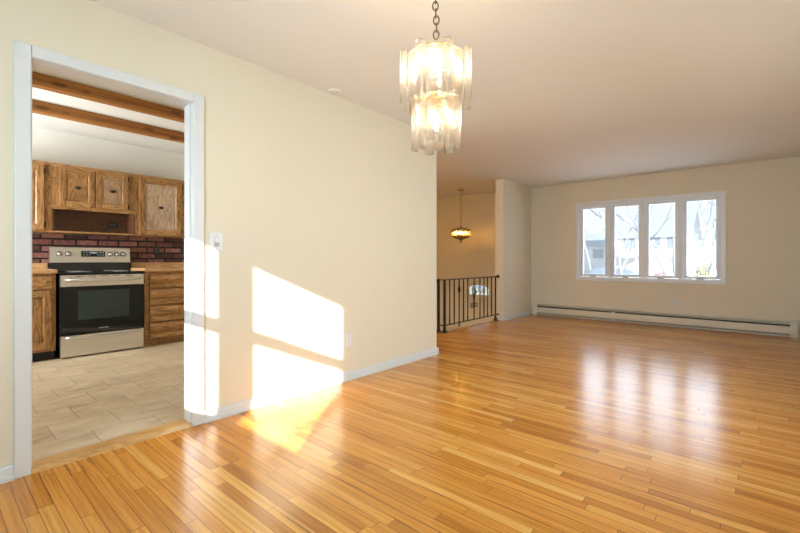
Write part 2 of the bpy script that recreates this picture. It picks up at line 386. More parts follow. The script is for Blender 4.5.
# ------------------------------------------------------------------ window_1 (front, four casements)
w = thing('window_1', (-1.4025, YF, .68), 'white four panel casement window over the long baseboard heater', 'window', kind='structure')
f = MB(); ox0, ox1, oz0, oz1 = -2.463, -.342, .682, 2.063
c = .047
f.box(ox0, ox1, YF-.02, YF, oz1-c, oz1, .004).box(ox0, ox1, YF-.02, YF, oz0, oz0+c, .004)
f.box(ox0, ox0+c, YF-.02, YF, oz0+c, oz1-c, .004).box(ox1-c, ox1, YF-.02, YF, oz0+c, oz1-c, .004)
f.build('window_casing', M['window'], w)
f = MB(); fx0, fx1, fz0, fz1 = wx0, wx1, wz0, wz1
f.box(fx0, fx1, YF-.005, YF+.13, fz1-.022, fz1).box(fx0, fx1, YF-.005, YF+.13, fz0, fz0+.026)
us = (fx1-fx0)/4
for k in range(5):
    xc = fx0+us*k; a = .022 if k in (0, 4) else .026
    lo = xc if k == 0 else xc-a; hi = xc if k == 4 else xc+a
    f.box(lo, hi, YF+.004, YF+.13, fz0+.026, fz1-.022)
f.build('window_frame', M['window'], w)
for k in range(4):
    x0 = fx0+us*k+(.024 if k == 0 else .028); x1 = fx0+us*(k+1)-(.024 if k == 3 else .028)
    z0, z1 = fz0+.028, fz1-.024; g = .047; yy0, yy1 = YF+.03, YF+.075
    f = MB().box(x0, x0+g, yy0, yy1, z0, z1, .004).box(x1-g, x1, yy0, yy1, z0, z1, .004).box(x0+g, x1-g, yy0, yy1, z1-g, z1, .004).box(x0+g, x1-g, yy0, yy1, z0, z0+g-.005, .004)
    s = f.build('sash', M['window'], w)
    MB().box(x0+g-.005, x1-g+.005, YF+.05, YF+.056, z0+g-.01, z1-g+.005).build('glass_pane', M['pane'], s)
    xm = (x0+x1)/2-.01
    cr = MB().box(xm-.045, xm+.045, YF-.012, YF+.03, z0-.004, z0+.014, .004)
    cr.tube([(xm+.03, YF-.01, z0+.012), (xm+.01, YF-.024, z0+.02), (xm-.04, YF-.024, z0+.017)], .006, 8)
    tag(cr.build('crank_handle', M['mark'], s), 'grey crank handle')
    lx = x1-.012 if k in (0, 2) else x0+.012
    MB().box(lx-.007, lx+.007, YF+.012, YF+.03, 1.03, 1.12, .003).build('lock_lever', M['window'], s)

# window_2 (dining back window, behind the photographer: two double hung units) lets the sun in
def hung(root, x0, x1, z0, z1, zm0, zm1, slit=False):
    f = MB(); s = .04
    f.box(x0-s, x0, YB-.045, YB-.005, z0-s, z1+s).box(x1, x1+s, YB-.045, YB-.005, z0-s, z1+s)
    f.box(x0, x1, YB-.045, YB-.005, z0-s, z0).box(x0, x1, YB-.045, YB-.005, z1, z1+s)
    if slit: f.box(x0, x1, YB-.045, YB-.005, zm0, zm0+.032).box(x0, x1, YB-.045, YB-.005, zm1-.038, zm1).box(x1-.06, x1, YB-.045, YB-.005, zm0, zm1).box(x0, x0+.3, YB-.045, YB-.005, zm0, zm1)
    else: f.box(x0, x1, YB-.045, YB-.005, zm0, zm1)
    q = f.build('sash', M['window'], root)
    MB().box(x0, x1, YB-.028, YB-.024, z0, z1).build('glass_pane', M['clear_pane'], q)
w = thing('window_2', (-.9, YB, .86), kind='structure')
hung(w, -.80, -.13, .95, 2.047, 1.50, 1.588)
hung(w, -1.656, -.986, .95, 2.047, 1.50, 1.588, True)
f = MB().box(bx0, -1.697, YB-.16, YB, bz0, bz1).box(-.945, -.841, YB-.05, YB, bz0, bz1).box(-.089, bx1, YB-.05, YB, bz0, bz1)
f.box(-1.697, -.09, YB-.05, YB, bz0, .909).box(-1.697, -.09, YB-.05, YB, 2.088, bz1)
f.build('window_frame', M['window'], w)
f = MB(); f.box(bx0-.07, bx1+.07, YB, YB+.018, bz1, bz1+.07).box(bx0-.07, bx0, YB, YB+.018, bz0-.07, bz1).box(bx1, bx1+.07, YB, YB+.018, bz0-.07, bz1).box(bx0, bx1, YB, YB+.018, bz0-.07, bz0)
f.build('window_casing', M['trim'], w)
w = thing('added_window_3', (-5.3, YB, 1.05), kind='structure')  # unseen kitchen window, added to let light in
f = MB().box(kx0, kx0+.05, YB-.1, YB-.04, kz0, kz1).box(kx1-.05, kx1, YB-.1, YB-.04, kz0, kz1).box(kx0+.05, kx1-.05, YB-.1, YB-.04, kz0, kz0+.05).box(kx0+.05, kx1-.05, YB-.1, YB-.04, kz1-.05, kz1)
f.build('window_frame', M['window'], w); MB().box(kx0+.05, kx1-.05, YB-.072, YB-.068, kz0+.05, kz1-.05).build('glass_pane', M['clear_pane'], w)  # frame and pane of the added kitchen window

w = thing('added_window_4', (XR, 3.2, rz0), kind='structure')  # unseen window, added on the right wall to carry the mid-room fill
f = MB().box(XR+.01, XR+.1, ry0, ry0+.05, rz0, rz1).box(XR+.01, XR+.1, ry1-.05, ry1, rz0, rz1).box(XR+.01, XR+.1, ry0+.05, ry1-.05, rz0, rz0+.05).box(XR+.01, XR+.1, ry0+.05, ry1-.05, rz1-.05, rz1)
f.build('window_frame', M['window'], w)
MB().box(XR+.07, XR+.074, ry0+.05, ry1-.05, rz0+.05, rz1-.05).build('glass_pane', M['clear_pane'], w)
MB().box(XR+.03, XR+.033, ry0+.05, ry1-.05, rz0+.05, rz1-.05).build('added_roller_shade', M['added_shade'], w)  # added and kept closed, keeps direct sun patches off the floor
f = MB().box(XR-.016, XR, ry0-.06, ry0, rz0-.06, rz1+.06).box(XR-.016, XR, ry1, ry1+.06, rz0-.06, rz1+.06).box(XR-.016, XR, ry0, ry1, rz1, rz1+.06).box(XR-.016, XR, ry0, ry1, rz0-.06, rz0)
f.build('window_casing', M['trim'], w)  # casing of the added right-wall window

# ------------------------------------------------------------------ door_1: front door down in the foyer with a fanlight
d = thing('door_1', (-4.47, YF, -1.38), 'cream front door with arched fanlight seen behind the iron railing', 'door', kind='structure')
cx, fz, fw, fh = -4.48, .298, .246, .212
hx0, hx1 = -4.925, -4.015
arch = [(cx-fw, fz), (cx-fw, fz+.14)] + [(cx-fw*math.cos(a), fz+.14+(fh-.14)*math.sin(a)) for a in [PI*k/16 for k in range(1, 16)]] + [(cx+fw, fz+.14), (cx+fw, fz)]
f = MB(); ya, yb = YF+.03, YF+.075; zt = .65
for y in (ya, yb):
    pass
f.box(hx0, cx-fw, ya, yb, -1.375, zt).box(cx+fw, hx1, ya, yb, -1.375, zt).box(cx-fw, cx+fw, ya, yb, -1.375, fz)
up = arch[1:-1]
for (a, b) in zip(up, up[1:]):
    f.prism([(a[0], ya, a[1]), (b[0], ya, b[1]), (b[0], ya, zt), (a[0], ya, zt)], (0, yb-ya, 0))
for (px0, px1, pz0, pz1) in ((hx0+.12, cx-.05, -1.2, -.55), (cx+.05, hx1-.12, -1.2, -.55), (hx0+.12, cx-.05, -.42, .18), (cx+.05, hx1-.12, -.42, .18)):
    f.box(px0, px1, ya-.008, ya, pz0, pz1, .006)
slab = f.build('door_slab', M['wall'], d)
f = MB()
f.prism([(p[0], YF+.05, p[1]) for p in arch], (0, .005, 0)); f.build('fanlight_glass', M['pane'], slab)
f = MB()
for k in (1, 2, 3): 
    a = PI*k/4; f.tube([(cx-.06*math.cos(a), YF+.04, fz+.03+.05*math.sin(a)), (cx-.9*fw*math.cos(a), YF+.04, fz+.02+.165*math.sin(a))], .006, 6)
f.tube([(cx-.07*math.cos(PI*k/8), YF+.04, fz+.02+.06*math.sin(PI*k/8)) for k in range(9)], .006, 6)
for k in (-1, 1): f.tube([(cx+k*.12+.035*math.cos(t*PI/6), YF+.04, fz+.09+.045*math.sin(t*PI/6)) for t in range(13)], .005, 6)
f.build('fanlight_muntin', M['iron'], slab)
MB().lathe([(.0, 0), (.02, 0), (.012, -.03), (.028, -.05), (.022, -.075), (0, -.08)], (hx1-.07, YF+.03, -.4), 14, 'y').build('door_knob', M['brass'], slab)
f = MB().box(hx0-.018, hx0-.002, YF, YF+.12, -1.38, .668).box(hx1+.002, hx1+.018, YF, YF+.12, -1.38, .668).box(hx0-.002, hx1+.002, YF, YF+.12, .653, .668)
f.box(hx0-.09, hx0-.02, YF-.016, YF, -1.38, .74).box(hx1+.02, hx1+.09, YF-.016, YF, -1.38, .74).box(hx0-.02, hx1+.02, YF-.016, YF, .67, .74)
f.build('door_frame', M['wall'], d)

# ------------------------------------------------------------------ kitchen
struct(MB().box(XK, XK+.06, -.3, 2.95, 1.012, 1.345).box(XK, XK+.06, .932, 1.728, .0, 1.012), 'brick_backsplash', M['brick'])
XB = XK+.06
for i, (xc, zb, lab) in enumerate(((-4.395, 2.452, 'stained wood ceiling beam nearest the doorway head, upper of the two'), (-5.15, 2.445, 'stained wood ceiling beam above the kitchen cabinets, lower of the two'))):
    b = MB().box(xc-.05, xc+.045, YB, 3.62, zb, HK, .006).build('ceiling_beam', M['beam'], None, (xc, 1.2, zb))
    tag(b, lab, 'beam', 'ceiling beams in the kitchen', 'thing')

XU = -5.87
def panel_door(name, parent, y0, y1, z0, z1, x, fr=.062, th=.02, pm=None, knobz=None):
    dr = MB().box(x, x+.004, y0+.002, y1-.002, z0+.002, z1-.002).build(name, M['oak_v'], parent)
    for a, b in ((y0, y0+fr), (y1-fr, y1)): MB().box(x+.004, x+th, a, b, z0, z1, .004).build('stile', M['oak_v'], dr)
    for a, b in ((z1-fr, z1), (z0, z0+fr)): MB().box(x+.004, x+th-.001, y0+fr, y1-fr, a, b, .003).build('rail', M['oak_h'], dr)
    a, b, c, e = y0+fr, y1-fr, z0+fr, z1-fr; k = .016
    p = MB()
    r0 = [(x+th-.002, a, c), (x+th-.002, b, c), (x+th-.002, b, e), (x+th-.002, a, e)]
    r1 = [(x+th-.013, a+k, c+k), (x+th-.013, b-k, c+k), (x+th-.013, b-k, e-k), (x+th-.013, a+k, e-k)]
    k2 = k+.004
    r2 = [(x+th-.006, a+k2, c+k2), (x+th-.006, b-k2, c+k2), (x+th-.006, b-k2, e-k2), (x+th-.006, a+k2, e-k2)]
    rb = [(x+.0045, a, c), (x+.0045, b, c), (x+.0045, b, e), (x+.0045, a, e)]
    p.rings([rb, r0, r1, r2], True, True, False)
    p.build('door_panel', pm or M['oak_v'], dr)
    kz = (z0+z1)/2 if knobz is None else knobz; ky = (y0+y1)/2
    kb = MB().lathe([(0, 0), (.030, 0), (.028, .004), (.010, .006), (.008, .016), (.017, .022), (.015, .03), (0, .032)], (x+th-.006, ky, kz), 14, 'x')
    for v in kb.b.verts: v.co.z = kz+(v.co.z-kz)*.62
    tag(kb.build('knob', M['iron'], dr), 'dark oval knob with backplate')
    return dr
def hinge(parent, y, z, x):
    MB().box(x, x+.012, y-.006, y+.006, z-.028, z+.028, .003).build('hinge', M['iron'], parent)
# tall upper cabinet, far left
c = thing('upper_cabinet', (XU, .60, 1.355), 'oak upper cabinet cut off by the left doorway jamb', 'cabinet', 'oak upper cabinets')
MB().box(XK, XU, .30, .914, 1.355, 2.12).build('cabinet_body', M['oak_v'], c)
MB().box(XU, XU+.012, .30, .914, 2.085, 2.12, .003).build('top_trim', M['oak_h'], c)
dr = panel_door('door', c, .36, .852, 1.375, 2.08, XU)
hinge(dr, .862, 2.02, XU); hinge(dr, .862, 1.44, XU)
# over the stove: two short doors above an open nook
c = thing('upper_cabinet', (XU, 1.31, 1.355), 'oak upper cabinet with two short doors over an open nook above the stove', 'cabinet', 'oak upper cabinets')
MB().box(XK, XU, .916, 1.722, 1.632, 2.12).build('cabinet_body', M['oak_v'], c)
MB().box(XU, XU+.012, .916, 1.722, 2.085, 2.12, .003).build('top_trim', M['oak_h'], c)
MB().box(XU, XU+.006, .916, 1.722, 1.615, 1.655, .002).build('face_rail', M['oak_h'], c)
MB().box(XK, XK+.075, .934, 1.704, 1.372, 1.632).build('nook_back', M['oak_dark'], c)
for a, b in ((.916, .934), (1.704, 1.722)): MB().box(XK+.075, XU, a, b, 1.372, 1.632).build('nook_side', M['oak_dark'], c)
MB().box(XK, XU+.004, .916, 1.722, 1.352, 1.372, .003).build('nook_shelf', M['oak_h'], c)
dr = panel_door('door', c, .985, 1.305, 1.655, 2.085, XU, .055); dr = panel_door('door', c, 1.318, 1.642, 1.655, 2.085, XU, .055, pm=M['oak_mid_sheen'])
hinge(dr, 1.652, 2.04, XU); hinge(dr, 1.652, 1.70, XU)
# right upper cabinet
c = thing('upper_cabinet', (XU, 2.04, 1.35), 'oak upper cabinet with one tall door right of the stove nook', 'cabinet', 'oak upper cabinets')
MB().box(XK, XU, 1.724, 2.36, 1.348, 2.12).build('cabinet_body', M['oak_v'], c)
MB().box(XU, XU+.012, 1.724, 2.36, 2.085, 2.12, .003).build('top_trim', M['oak_h'], c)
dr = panel_door('door', c, 1.765, 2.27, 1.365, 2.083, XU, .07, pm=M['oak_sheen'])
hinge(dr, 2.28, 2.02, XU); hinge(dr, 2.28, 1.43, XU)
# base cabinets
XL = -5.575
c = thing('base_cabinet', (XL, .60, 0), 'oak base cabinet with a drawer and door left of the stove', 'cabinet', 'oak base cabinets')
MB().box(XB, XL, .30, .905, .095, .902).build('cabinet_body', M['oak_v'], c)
MB().box(XB, XL-.06, .30, .905, .0, .095).build('toe_kick', M['foot'], c)
dw = MB().box(XL, XL+.02, .34, .87, .745, .875, .006).build('drawer', M['oak_h'], c)
MB().box(XL+.018, XL+.026, .385, .825, .775, .845, .004).build('drawer_panel', M['oak_h'], dw)
panel_door('door', c, .34, .87, .125, .725, XL, .062)
c = thing('base_cabinet', (XL, 2.04, 0), 'oak base cabinet with a stack of four drawers right of the stove', 'cabinet', 'oak base cabinets')
MB().box(XB, XL, 1.735, 2.9, .09, .902).build('cabinet_body', M['oak_h'], c)
MB().box(XB, XL-.05, 1.735, 2.9, .0, .09).build('toe_kick', M['oak_h'], c)
for (z0, z1) in ((.712, .866), (.506, .692), (.300, .486), (.098, .280)):
    hgt = z1-z0
    prof = [(XL, z0), (XL+.034, z0), (XL+.036, z0+.004), (XL+.036, z0+hgt*.26), (XL+.018, z0+hgt*.34), (XL+.018, z0+hgt*.40)]
    for k in range(9): prof.append((XL+.018+.034*math.sin(PI*(.10+.85*k/8)), z0+hgt*(.40+.59*k/8)))
    prof += [(XL, z1)]
    MB().prism([(p[0], 1.785, p[1]) for p in prof], (0, .62, 0), False).build('drawer', M['oak_h'], c)
tag(MB().box(XB, XL+.035, .29, .918, .904, .948, .008).box(XB, XB+.02, .29, .918, .948, 1.012, .003).build('countertop', M['counter'], None, (XL, .6, .904)), 'wood edged countertop with low wooden upstand left of the stove', 'countertop', 'kitchen countertops')
tag(MB().box(XB, XL+.035, 1.728, 2.91, .904, .948, .008).box(XB, XB+.02, 1.745, 2.91, .948, 1.012, .003).build('countertop', M['counter'], None, (XL, 2.0, .904)), 'wood edged countertop with low wooden upstand right of the stove', 'countertop', 'kitchen countertops')

# stove
SX = -5.527; sy0, sy1 = .930, 1.718
s = thing('stove', (-5.8, 1.32, 0), 'stainless steel electric range with black oven door between the oak base cabinets', 'stove')
MB().box(XB+.01, SX-.03, sy0, sy1, .03, .893).build('stove_body', M['stove_black'], s)
for yy in (sy0+.05, sy1-.05):
    for xx in (SX-.08, XB+.08): MB().cyl((xx, yy, 0), (xx, yy, .03), .018).build('stove_foot', M['stove_black'], s)
ct = MB().box(XB+.01, SX+.012, sy0-.006, sy1+.006, .894, .918, .005).build('cooktop', M['black_glass'], s)
for (xx, yy, r) in ((SX-.16, sy0+.2, .1), (SX-.16, sy1-.2, .075), (SX-.42, sy0+.2, .075), (SX-.42, sy1-.2, .1)):
    MB().tube([(xx+r*math.cos(2*PI*k/28), yy+r*math.sin(2*PI*k/28), .918) for k in range(28)], .0012, 4, True).build('burner_ring', M['mark'], ct)
gx = XB+.05; zb0, zb1 = 1.018, 1.2
g = MB().prism([(XB+.01, sy0+.004, .92), (gx+.025, sy0+.004, .92), (gx+.02, sy0+.004, zb0), (XB+.01, sy0+.004, zb0)], (0, sy1-sy0-.008, 0)).build('backguard_base', M['stove_black'], s)
f = MB().prism([(XB+.01, sy0, zb0), (gx+.03, sy0, zb0), (gx+.03, sy0, zb0+.02), (gx+.012, sy0, zb1-.006), (gx+.004, sy0, zb1), (XB+.01, sy0, zb1)], (0, sy1-sy0, 0))
cp = f.build('control_panel', M['steel'], s)
def px_y(px, x):
    yaw = math.radians(40.9); t = (px-400)/412
    r = (-math.sin(yaw)+math.cos(yaw)*t, math.cos(yaw)+math.sin(yaw)*t); return r[1]*x/r[0]
xf = gx+.022
for yy in (1.012, 1.096, 1.505, 1.574, 1.640):
    kn = MB().lathe([(0, 0), (.026, 0), (.026, .004), (.021, .006), (.019, .03), (.016, .034), (0, .034)], (xf-.004, yy, 1.118), 18, 'x')
    kn.box(xf+.028, xf+.036, yy-.004, yy+.004, 1.102, 1.134, .001)
    kn.build('knob', M['steel'], cp)
    MB().cyl((xf-.006, yy, 1.118), (xf+.0015, yy, 1.118), .030, .030, 18).build('knob_ring', M['stove_black'], cp)
dy0, dy1 = 1.215, 1.455
dsp = MB().box(xf-.006, xf+.003, dy0, dy1, 1.085, 1.155, .002).build('display', M['black_glass'], cp)
f = MB()
for r_, z in ((0, 1.134), (1, 1.105)):
    for k in range(8):
        if k in (3, 4) and r_ == 1: continue
        y = dy0+.02+k*.027; f.box(xf+.003, xf+.0036, y, y+.014, z, z+.006)
f.box(xf+.003, xf+.0036, dy0+.09, dy0+.15, 1.126, 1.144); f.build('display_print', M['display'], dsp)
dz0, dz1 = .245, .885; dX = SX
od = MB().box(SX-.03, dX, sy0+.006, sy1-.006, dz0, .760, .004).build('oven_door', M['black_glass'], s)
MB().box(SX-.03, dX+.004, sy0+.006, sy1-.006, .762, dz1, .005).build('door_band', M['steel'], od)
for k in range(5): MB().box(dX+.003, dX+.0052, sy0+.13+k*.115, sy0+.20+k*.115, .868, .874).build('vent_slot', M['slot'], od)
MB().box(dX-.001, dX+.0012, sy0+.155, sy1-.155, .40, .715, .001).build('oven_window', M['oven_window'], od)
f = MB()
for k in range(9): f.box(dX+.0005, dX+.0015, 1.275+.010*k, 1.282+.010*k, .290, .300)
f.build('maker_mark', M['mark'], od)
def bow(z, dep, r, x0, sag=0):
    pts = []
    for k in range(15):
        t = k/14; yy = sy0+.045+(sy1-sy0-.09)*t; b = math.sin(PI*t)
        pts.append((x0+dep*min(1, b*2.2), yy, z-sag*b))
    return MB().tube(pts, r, 12)
bow(.835, .055, .015, dX+.004, .012).build('door_handle', M['steel'], od)
dw = MB().box(SX-.03, dX+.002, sy0+.006, sy1-.006, .014, .238, .005).build('storage_drawer', M['steel'], s)
bow(.218, .034, .013, dX, .018).build('drawer_handle', M['steel'], dw)

# ------------------------------------------------------------------ outlets, switch, detector
def wall_plate(name, loc, nrm, label, cat, m, sw=False, w_=.072, h_=.116, dark=False, horiz=False, blank=False):
    """plate on a wall: nrm is the axis the plate faces"""
    t = thing(name, loc, label, cat, None if sw else 'electrical outlets')
    L = Vector(loc)
    ax = {'+x': (Vector((1, 0, 0)), Vector((0, 1, 0))), '-y': (Vector((0, -1, 0)), Vector((1, 0, 0)))}[nrm]
    def bx(u0, u1, v0, v1, d0, d1, bev=0):
        if horiz: u0, u1, v0, v1 = v0, v1, u0, u1
        a = L+ax[1]*u0+ax[0]*d0+Vector((0, 0, v0)); b = L+ax[1]*u1+ax[0]*d1+Vector((0, 0, v1))
        return (*sorted((a.x, b.x)), *sorted((a.y, b.y)), *sorted((a.z, b.z)), bev)
    MB().box(*bx(-w_/2, w_/2, -h_/2, h_/2, 0, .007, .003)).build('cover_plate', m, t)
    if sw:
        b = MB().box(*bx(-.017, .017, -.033, .033, .007, .0095, .001)); b.build('switch_frame', M['switch_line'], t)
        MB().box(*bx(-.014, .014, -.003, .03, .0095, .014, .001)).build('rocker', m, t)
    elif not blank:
        for z in (-.02, .02):
            r = MB().box(*bx(-.017, .017, z-.014, z+.014, .007, .0095, .003)).build('receptacle', m, t)
            MB().box(*bx(-.008, -.005, z-.005, z+.006, .0095, .0099)).box(*bx(.005, .008, z-.005, z+.006, .0095, .0099)).build('slot', M['slot'] if not dark else M['mark'], r)
    for z in ((-.045, .045) if sw else (0,)): MB().box(*bx(-.003, .003, z-.003, z+.003, .007, .0085)).build('screw', M['mark'], t)
    return t
wall_plate('light_switch', (XW, 1.262, 1.17), '+x', 'white rocker light switch on the cream wall just right of the kitchen doorway', 'light switch', M['plate'], True, .09, .12)
wall_plate('wall_outlet', (XW, 2.435, .35), '+x', 'white blank outlet plate low on the left wall at the sun patch edge', 'outlet', M['plate'], blank=True)
wall_plate('wall_outlet', (-3.30, 6.90, .385), '+x', 'white outlet plate low on the short wall past the iron railing', 'outlet', M['plate'])
wall_plate('wall_outlet', (-.955, YF, .374), '-y', 'white outlet plate under the four panel window', 'outlet', M['plate'])
wall_plate('wall_outlet', (XK+.06, 2.045, 1.175), '+x', 'black outlet plate on the brick backsplash right of the stove', 'outlet', M['black_plastic'], dark=True)
wall_plate('wall_outlet', (XK+.075, 1.545, 1.485), '+x', 'black outlet plate at the back of the wooden nook above the stove', 'outlet', M['black_plastic'], dark=True, horiz=True)
t = thing('smoke_detector', (-2.625, 2.21, H), 'small flat round detector on the ceiling beside the left wall', 'smoke detector')
MB().lathe([(0, 0), (.052, 0), (.050, -.008), (.040, -.013), (0, -.013)], (-2.625, 2.21, H), 24).build('detector_case', M['ceil'], t)
f = MB()
for k in range(10):
    a = 2*PI*k/10; f.box(-2.625+.03*math.cos(a)-.004, -2.625+.03*math.cos(a)+.004, 2.21+.03*math.sin(a)-.004, 2.21+.03*math.sin(a)+.004, H-.0145, H-.0128)
f.build('grille_hole', M['mark'], t)

# ------------------------------------------------------------------ baseboard heaters
def heater(label, a, b, across):
    """a..b along the wall; across(u, d, z) -> world, d = distance from the wall"""
    t = thing('baseboard_heater', across((a+b)/2, 0, 0), label, 'heater', 'baseboard heaters')
    def pr(name, prof, u0, u1, m, par):
        p0 = [across(u0, d, z) for d, z in prof]; v = Vector(across(u1, 0, 0))-Vector(across(u0, 0, 0))
        return MB().prism(p0, v).build(name, m, par)
    e = .075
    pr('back_panel', [(0, .012), (.004, .012), (.004, .215), (0, .215)], a+e, b-e, M['heater'], t)
    pr('top_cover', [(0, .215), (.045, .222), (.052, .214), (.050, .205), (.045, .212), (0, .207)], a+e, b-e, M['heater'], t)
    pr('damper', [(.03, .186), (.056, .180), (.058, .175), (.03, .180)], a+e, b-e, M['heater'], t)
    pr('front_panel', [(.058, .150), (.062, .150), (.066, .140), (.066, .055), (.055, .042), (.052, .042), (.060, .056), (.060, .140)], a+e, b-e, M['heater'], t)
    pr('fin_element', [(.008, .035), (.045, .035), (.045, .172), (.008, .172)], a+e, b-e, M['fins'], t)
    for u0, u1 in ((a, a+e), (b-e, b)):
        pr('end_cap', [(0, .0), (.070, .0), (.070, .17), (.056, .226), (0, .228)], u0, u1, M['heater'], t)
    m_ = (a+b)/2-.45
    pr('joint_strip', [(.066, .04), (.069, .04), (.069, .165), (.066, .165)], m_, m_+.05, M['heater'], t)
    return t
heater('long cream baseboard heater along the window wall', -3.235, .415, lambda u, d, z: (u, YF-d, z))
heater('cream baseboard heater on the right wall, only its end in the corner showing', -7.60, -4.0, lambda u, d, z: (XR-d, -u, z))

# ------------------------------------------------------------------ iron railing
RX = -3.40
r = thing('iron_railing', (RX, 5.7, 0), 'black wrought iron railing with a scroll guarding the stairwell', 'railing')
def bar(y, z0, z1, twist, s=.0075, x=RX):
    f = MB()
    n = 40 if twist else 1; rings = []
    for k in range(n+1):
        t = k/n; z = z0+(z1-z0)*t
        a = 0
        if twist: a = 2*PI*5*min(max((t-.12)/.76, 0), 1)
        q = s*1.414
        rings.append([(x+q*math.cos(a+PI/4+PI/2*j), y+q*math.sin(a+PI/4+PI/2*j), z) for j in range(4)])
    return f.rings(rings, True, True, False)
ZT, ZB = .752, .095
MB().box(RX-.02, RX+.02, 4.90, 6.52, ZT, ZT+.014, .003).box(-3.50, RX+.02, 4.875, 4.91, ZT, ZT+.014, .003).build('top_rail', M['iron'], r)
MB().box(RX-.012, RX+.012, 4.92, 6.52, ZB, ZB+.014, .002).box(-3.49, RX-.012, 4.885, 4.905, ZB, ZB+.014, .002).build('bottom_rail', M['iron'], r)
for i, (x, y, s) in enumerate(((RX, 4.905, .014), (-3.492, 4.885, .015), (RX, 6.435, .010))):
    f = bar(y, .0, ZT, i == 2, s, x)
    f.lathe([(.0, .005), (.045, .005), (.045, .010), (.026, .035), (.018, .075), (.0, .08)], (x, y, -.003), 16)
    f.build('post', M['iron'], r)
MB().ball((-3.492, 4.885, .752), .022, 2).tube([(-3.492+.03*math.cos(a)*(1-a/14), 4.862, .735+.03*math.sin(a)*(1-a/14)) for a in [k*.4 for k in range(22)]], .008, 8).build('rail_volute', M['iron'], r)
for y, tw in ((5.037, 1), (5.156, 0), (5.29, 1), (5.413, 0), (5.535, 1), (5.725, 0), (5.91, 1), (6.038, 0), (6.155, 1), (6.296, 0)):
    knob = y == 5.29
    b = bar(y, ZB+.014 if not knob else .04, ZT, tw).build('baluster', M['iron'], r)
    if knob:
        MB().lathe([(.006, -.06), (.016, -.04), (.020, 0), (.016, .04), (.006, .06)], (RX, y, .60), 12).build('collar', M['iron'], b)
f = MB()
for sg in (-1, 1):
    pts = [(RX, 5.725+sg*.055, .62), (RX, 5.725+sg*.05, .55), (RX, 5.725+sg*.022, .46), (RX, 5.725+sg*.012, .40), (RX, 5.725+sg*.02, .355)]
    for k in range(18):
        a = -PI*.1-k*.36; rad = .042*(1-k/26)
        pts.append((RX, 5.725+sg*(.062+rad*math.cos(PI+.5-(-a-.3))), .335+rad*math.sin(PI+.5-(-a-.3))*-1))
    pts = pts[:5]+[(RX, 5.725+sg*(.066-.046*math.cos(k*.38)*(1-k/24)), .335-.046*math.sin(k*.38)*(1-k/24)) for k in range(16)]
    f.tube(pts, .007, 8)
f.build('scroll', M['iron'], r)
MB().cyl((RX, 6.50, ZT+.007), (RX, 6.53, ZT+.007), .024, .03).build('wall_flange', M['iron'], r)
MB().cyl((RX, 6.505, ZB+.007), (RX, 6.53, ZB+.007), .014, .018).build('wall_flange', M['iron'], r)

# ------------------------------------------------------------------ dining chandelier
CX, CY = -1.119, 1.545
ch = thing('chandelier', (CX, CY, H), 'two tier chandelier of ribbed clear glass panels hanging from a bronze chain', 'chandelier')
FR = Vector((.586, -.810, 0)); RT = Vector((.810, .586, 0))
def pol(th, r_, z): 
    a = math.radians(th); v = RT*math.sin(a)*r_+FR*math.cos(a)*r_; return Vector((CX+v.x, CY+v.y, z))
MB().lathe([(0, 0), (.062, 0), (.06, -.008), (.03, -.03), (.008, -.036), (0, -.036)], (CX, CY, H), 20).build('ceiling_canopy', M['chain'], ch)
def link(c, ang, h_=.042, w_=.013, r_=.0036):
    pts = []
    for k in range(16):
        a = 2*PI*k/16; u = w_*math.cos(a); v = (h_/2)*math.sin(a)
        pts.append(Vector(c)+Vector((u*math.cos(ang), u*math.sin(ang), v)))
    return pts
f = MB(); z = H-.05; k = 0
g = bmesh.new()
while z > 2.06:
    q = MB().tube(link((CX+.003*math.sin(k), CY, z), (PI/5 if k % 2 else PI*.7)), .0036, 6, True); f.join(q.b); z -= .0335; k += 1
f.build('chain', M['chain'], ch)
MB().lathe([(0, 2.06), (.009, 2.055), (.012, 2.04), (.006, 2.03), (.006, 1.86), (.016, 1.85), (.016, 1.84), (.008, 1.835), (.008, 1.825), (.03, 1.822), (.034, 1.81), (.03, 1.795), (.016, 1.79), (.016, 1.758), (.011, 1.752), (.011, 1.735), (0, 1.73)], (CX, CY, 0), 18).build('column', M['gold'], ch)
def ringframe(R, z, n, ph, rr=.003):
    f = MB(); f.tube([pol(ph+360*k/n, R, z) for k in range(n)], rr, 6, True)
    for k in range(0, n, 2): f.tube([pol(ph+360*k/n, R, z), pol(ph+360*k/n, .008, z)], rr*.8, 6)
    return f
ringframe(.138, 1.985, 8, -70).build('frame_ring', M['gold'], ch)
ringframe(.085, 1.775, 6, -40).build('frame_ring', M['gold'], ch)
bulbp = [(0, 0), (.008, .0), (.011, .012), (.0165, .03), (.0165, .042), (.012, .06), (.006, .078), (.001, .088)]
for th in (-6, 84, 174, 264):
    p0, p1 = .03, .105
    a = MB().tube([pol(th, .028, 1.81), pol(th, .05, 1.797), pol(th, .075, 1.793), pol(th, .093, 1.800), pol(th, .101, 1.815), pol(th, .102, 1.83)], .0045, 8).build('arm', M['gold'], ch)
    c = pol(th, .102, 0)
    MB().lathe([(0, 1.828), (.010, 1.828), (.022, 1.84), (.024, 1.846), (.012, 1.844), (.0105, 1.846), (.0105, 1.885), (0, 1.886)], c, 14).build('candle_socket', M['gold'], a)
    tag(MB().lathe([(r_, 1.886+h_) for r_, h_ in bulbp], c, 14).build('bulb', M['bulb'], a), 'lit flame-shaped bulb')
tag(MB().lathe([(r_, 1.73-h_) for r_, h_ in bulbp], (CX, CY, 0), 14).build('bulb', M['bulb'], ch), 'lit flame-shaped bulb pointing down')
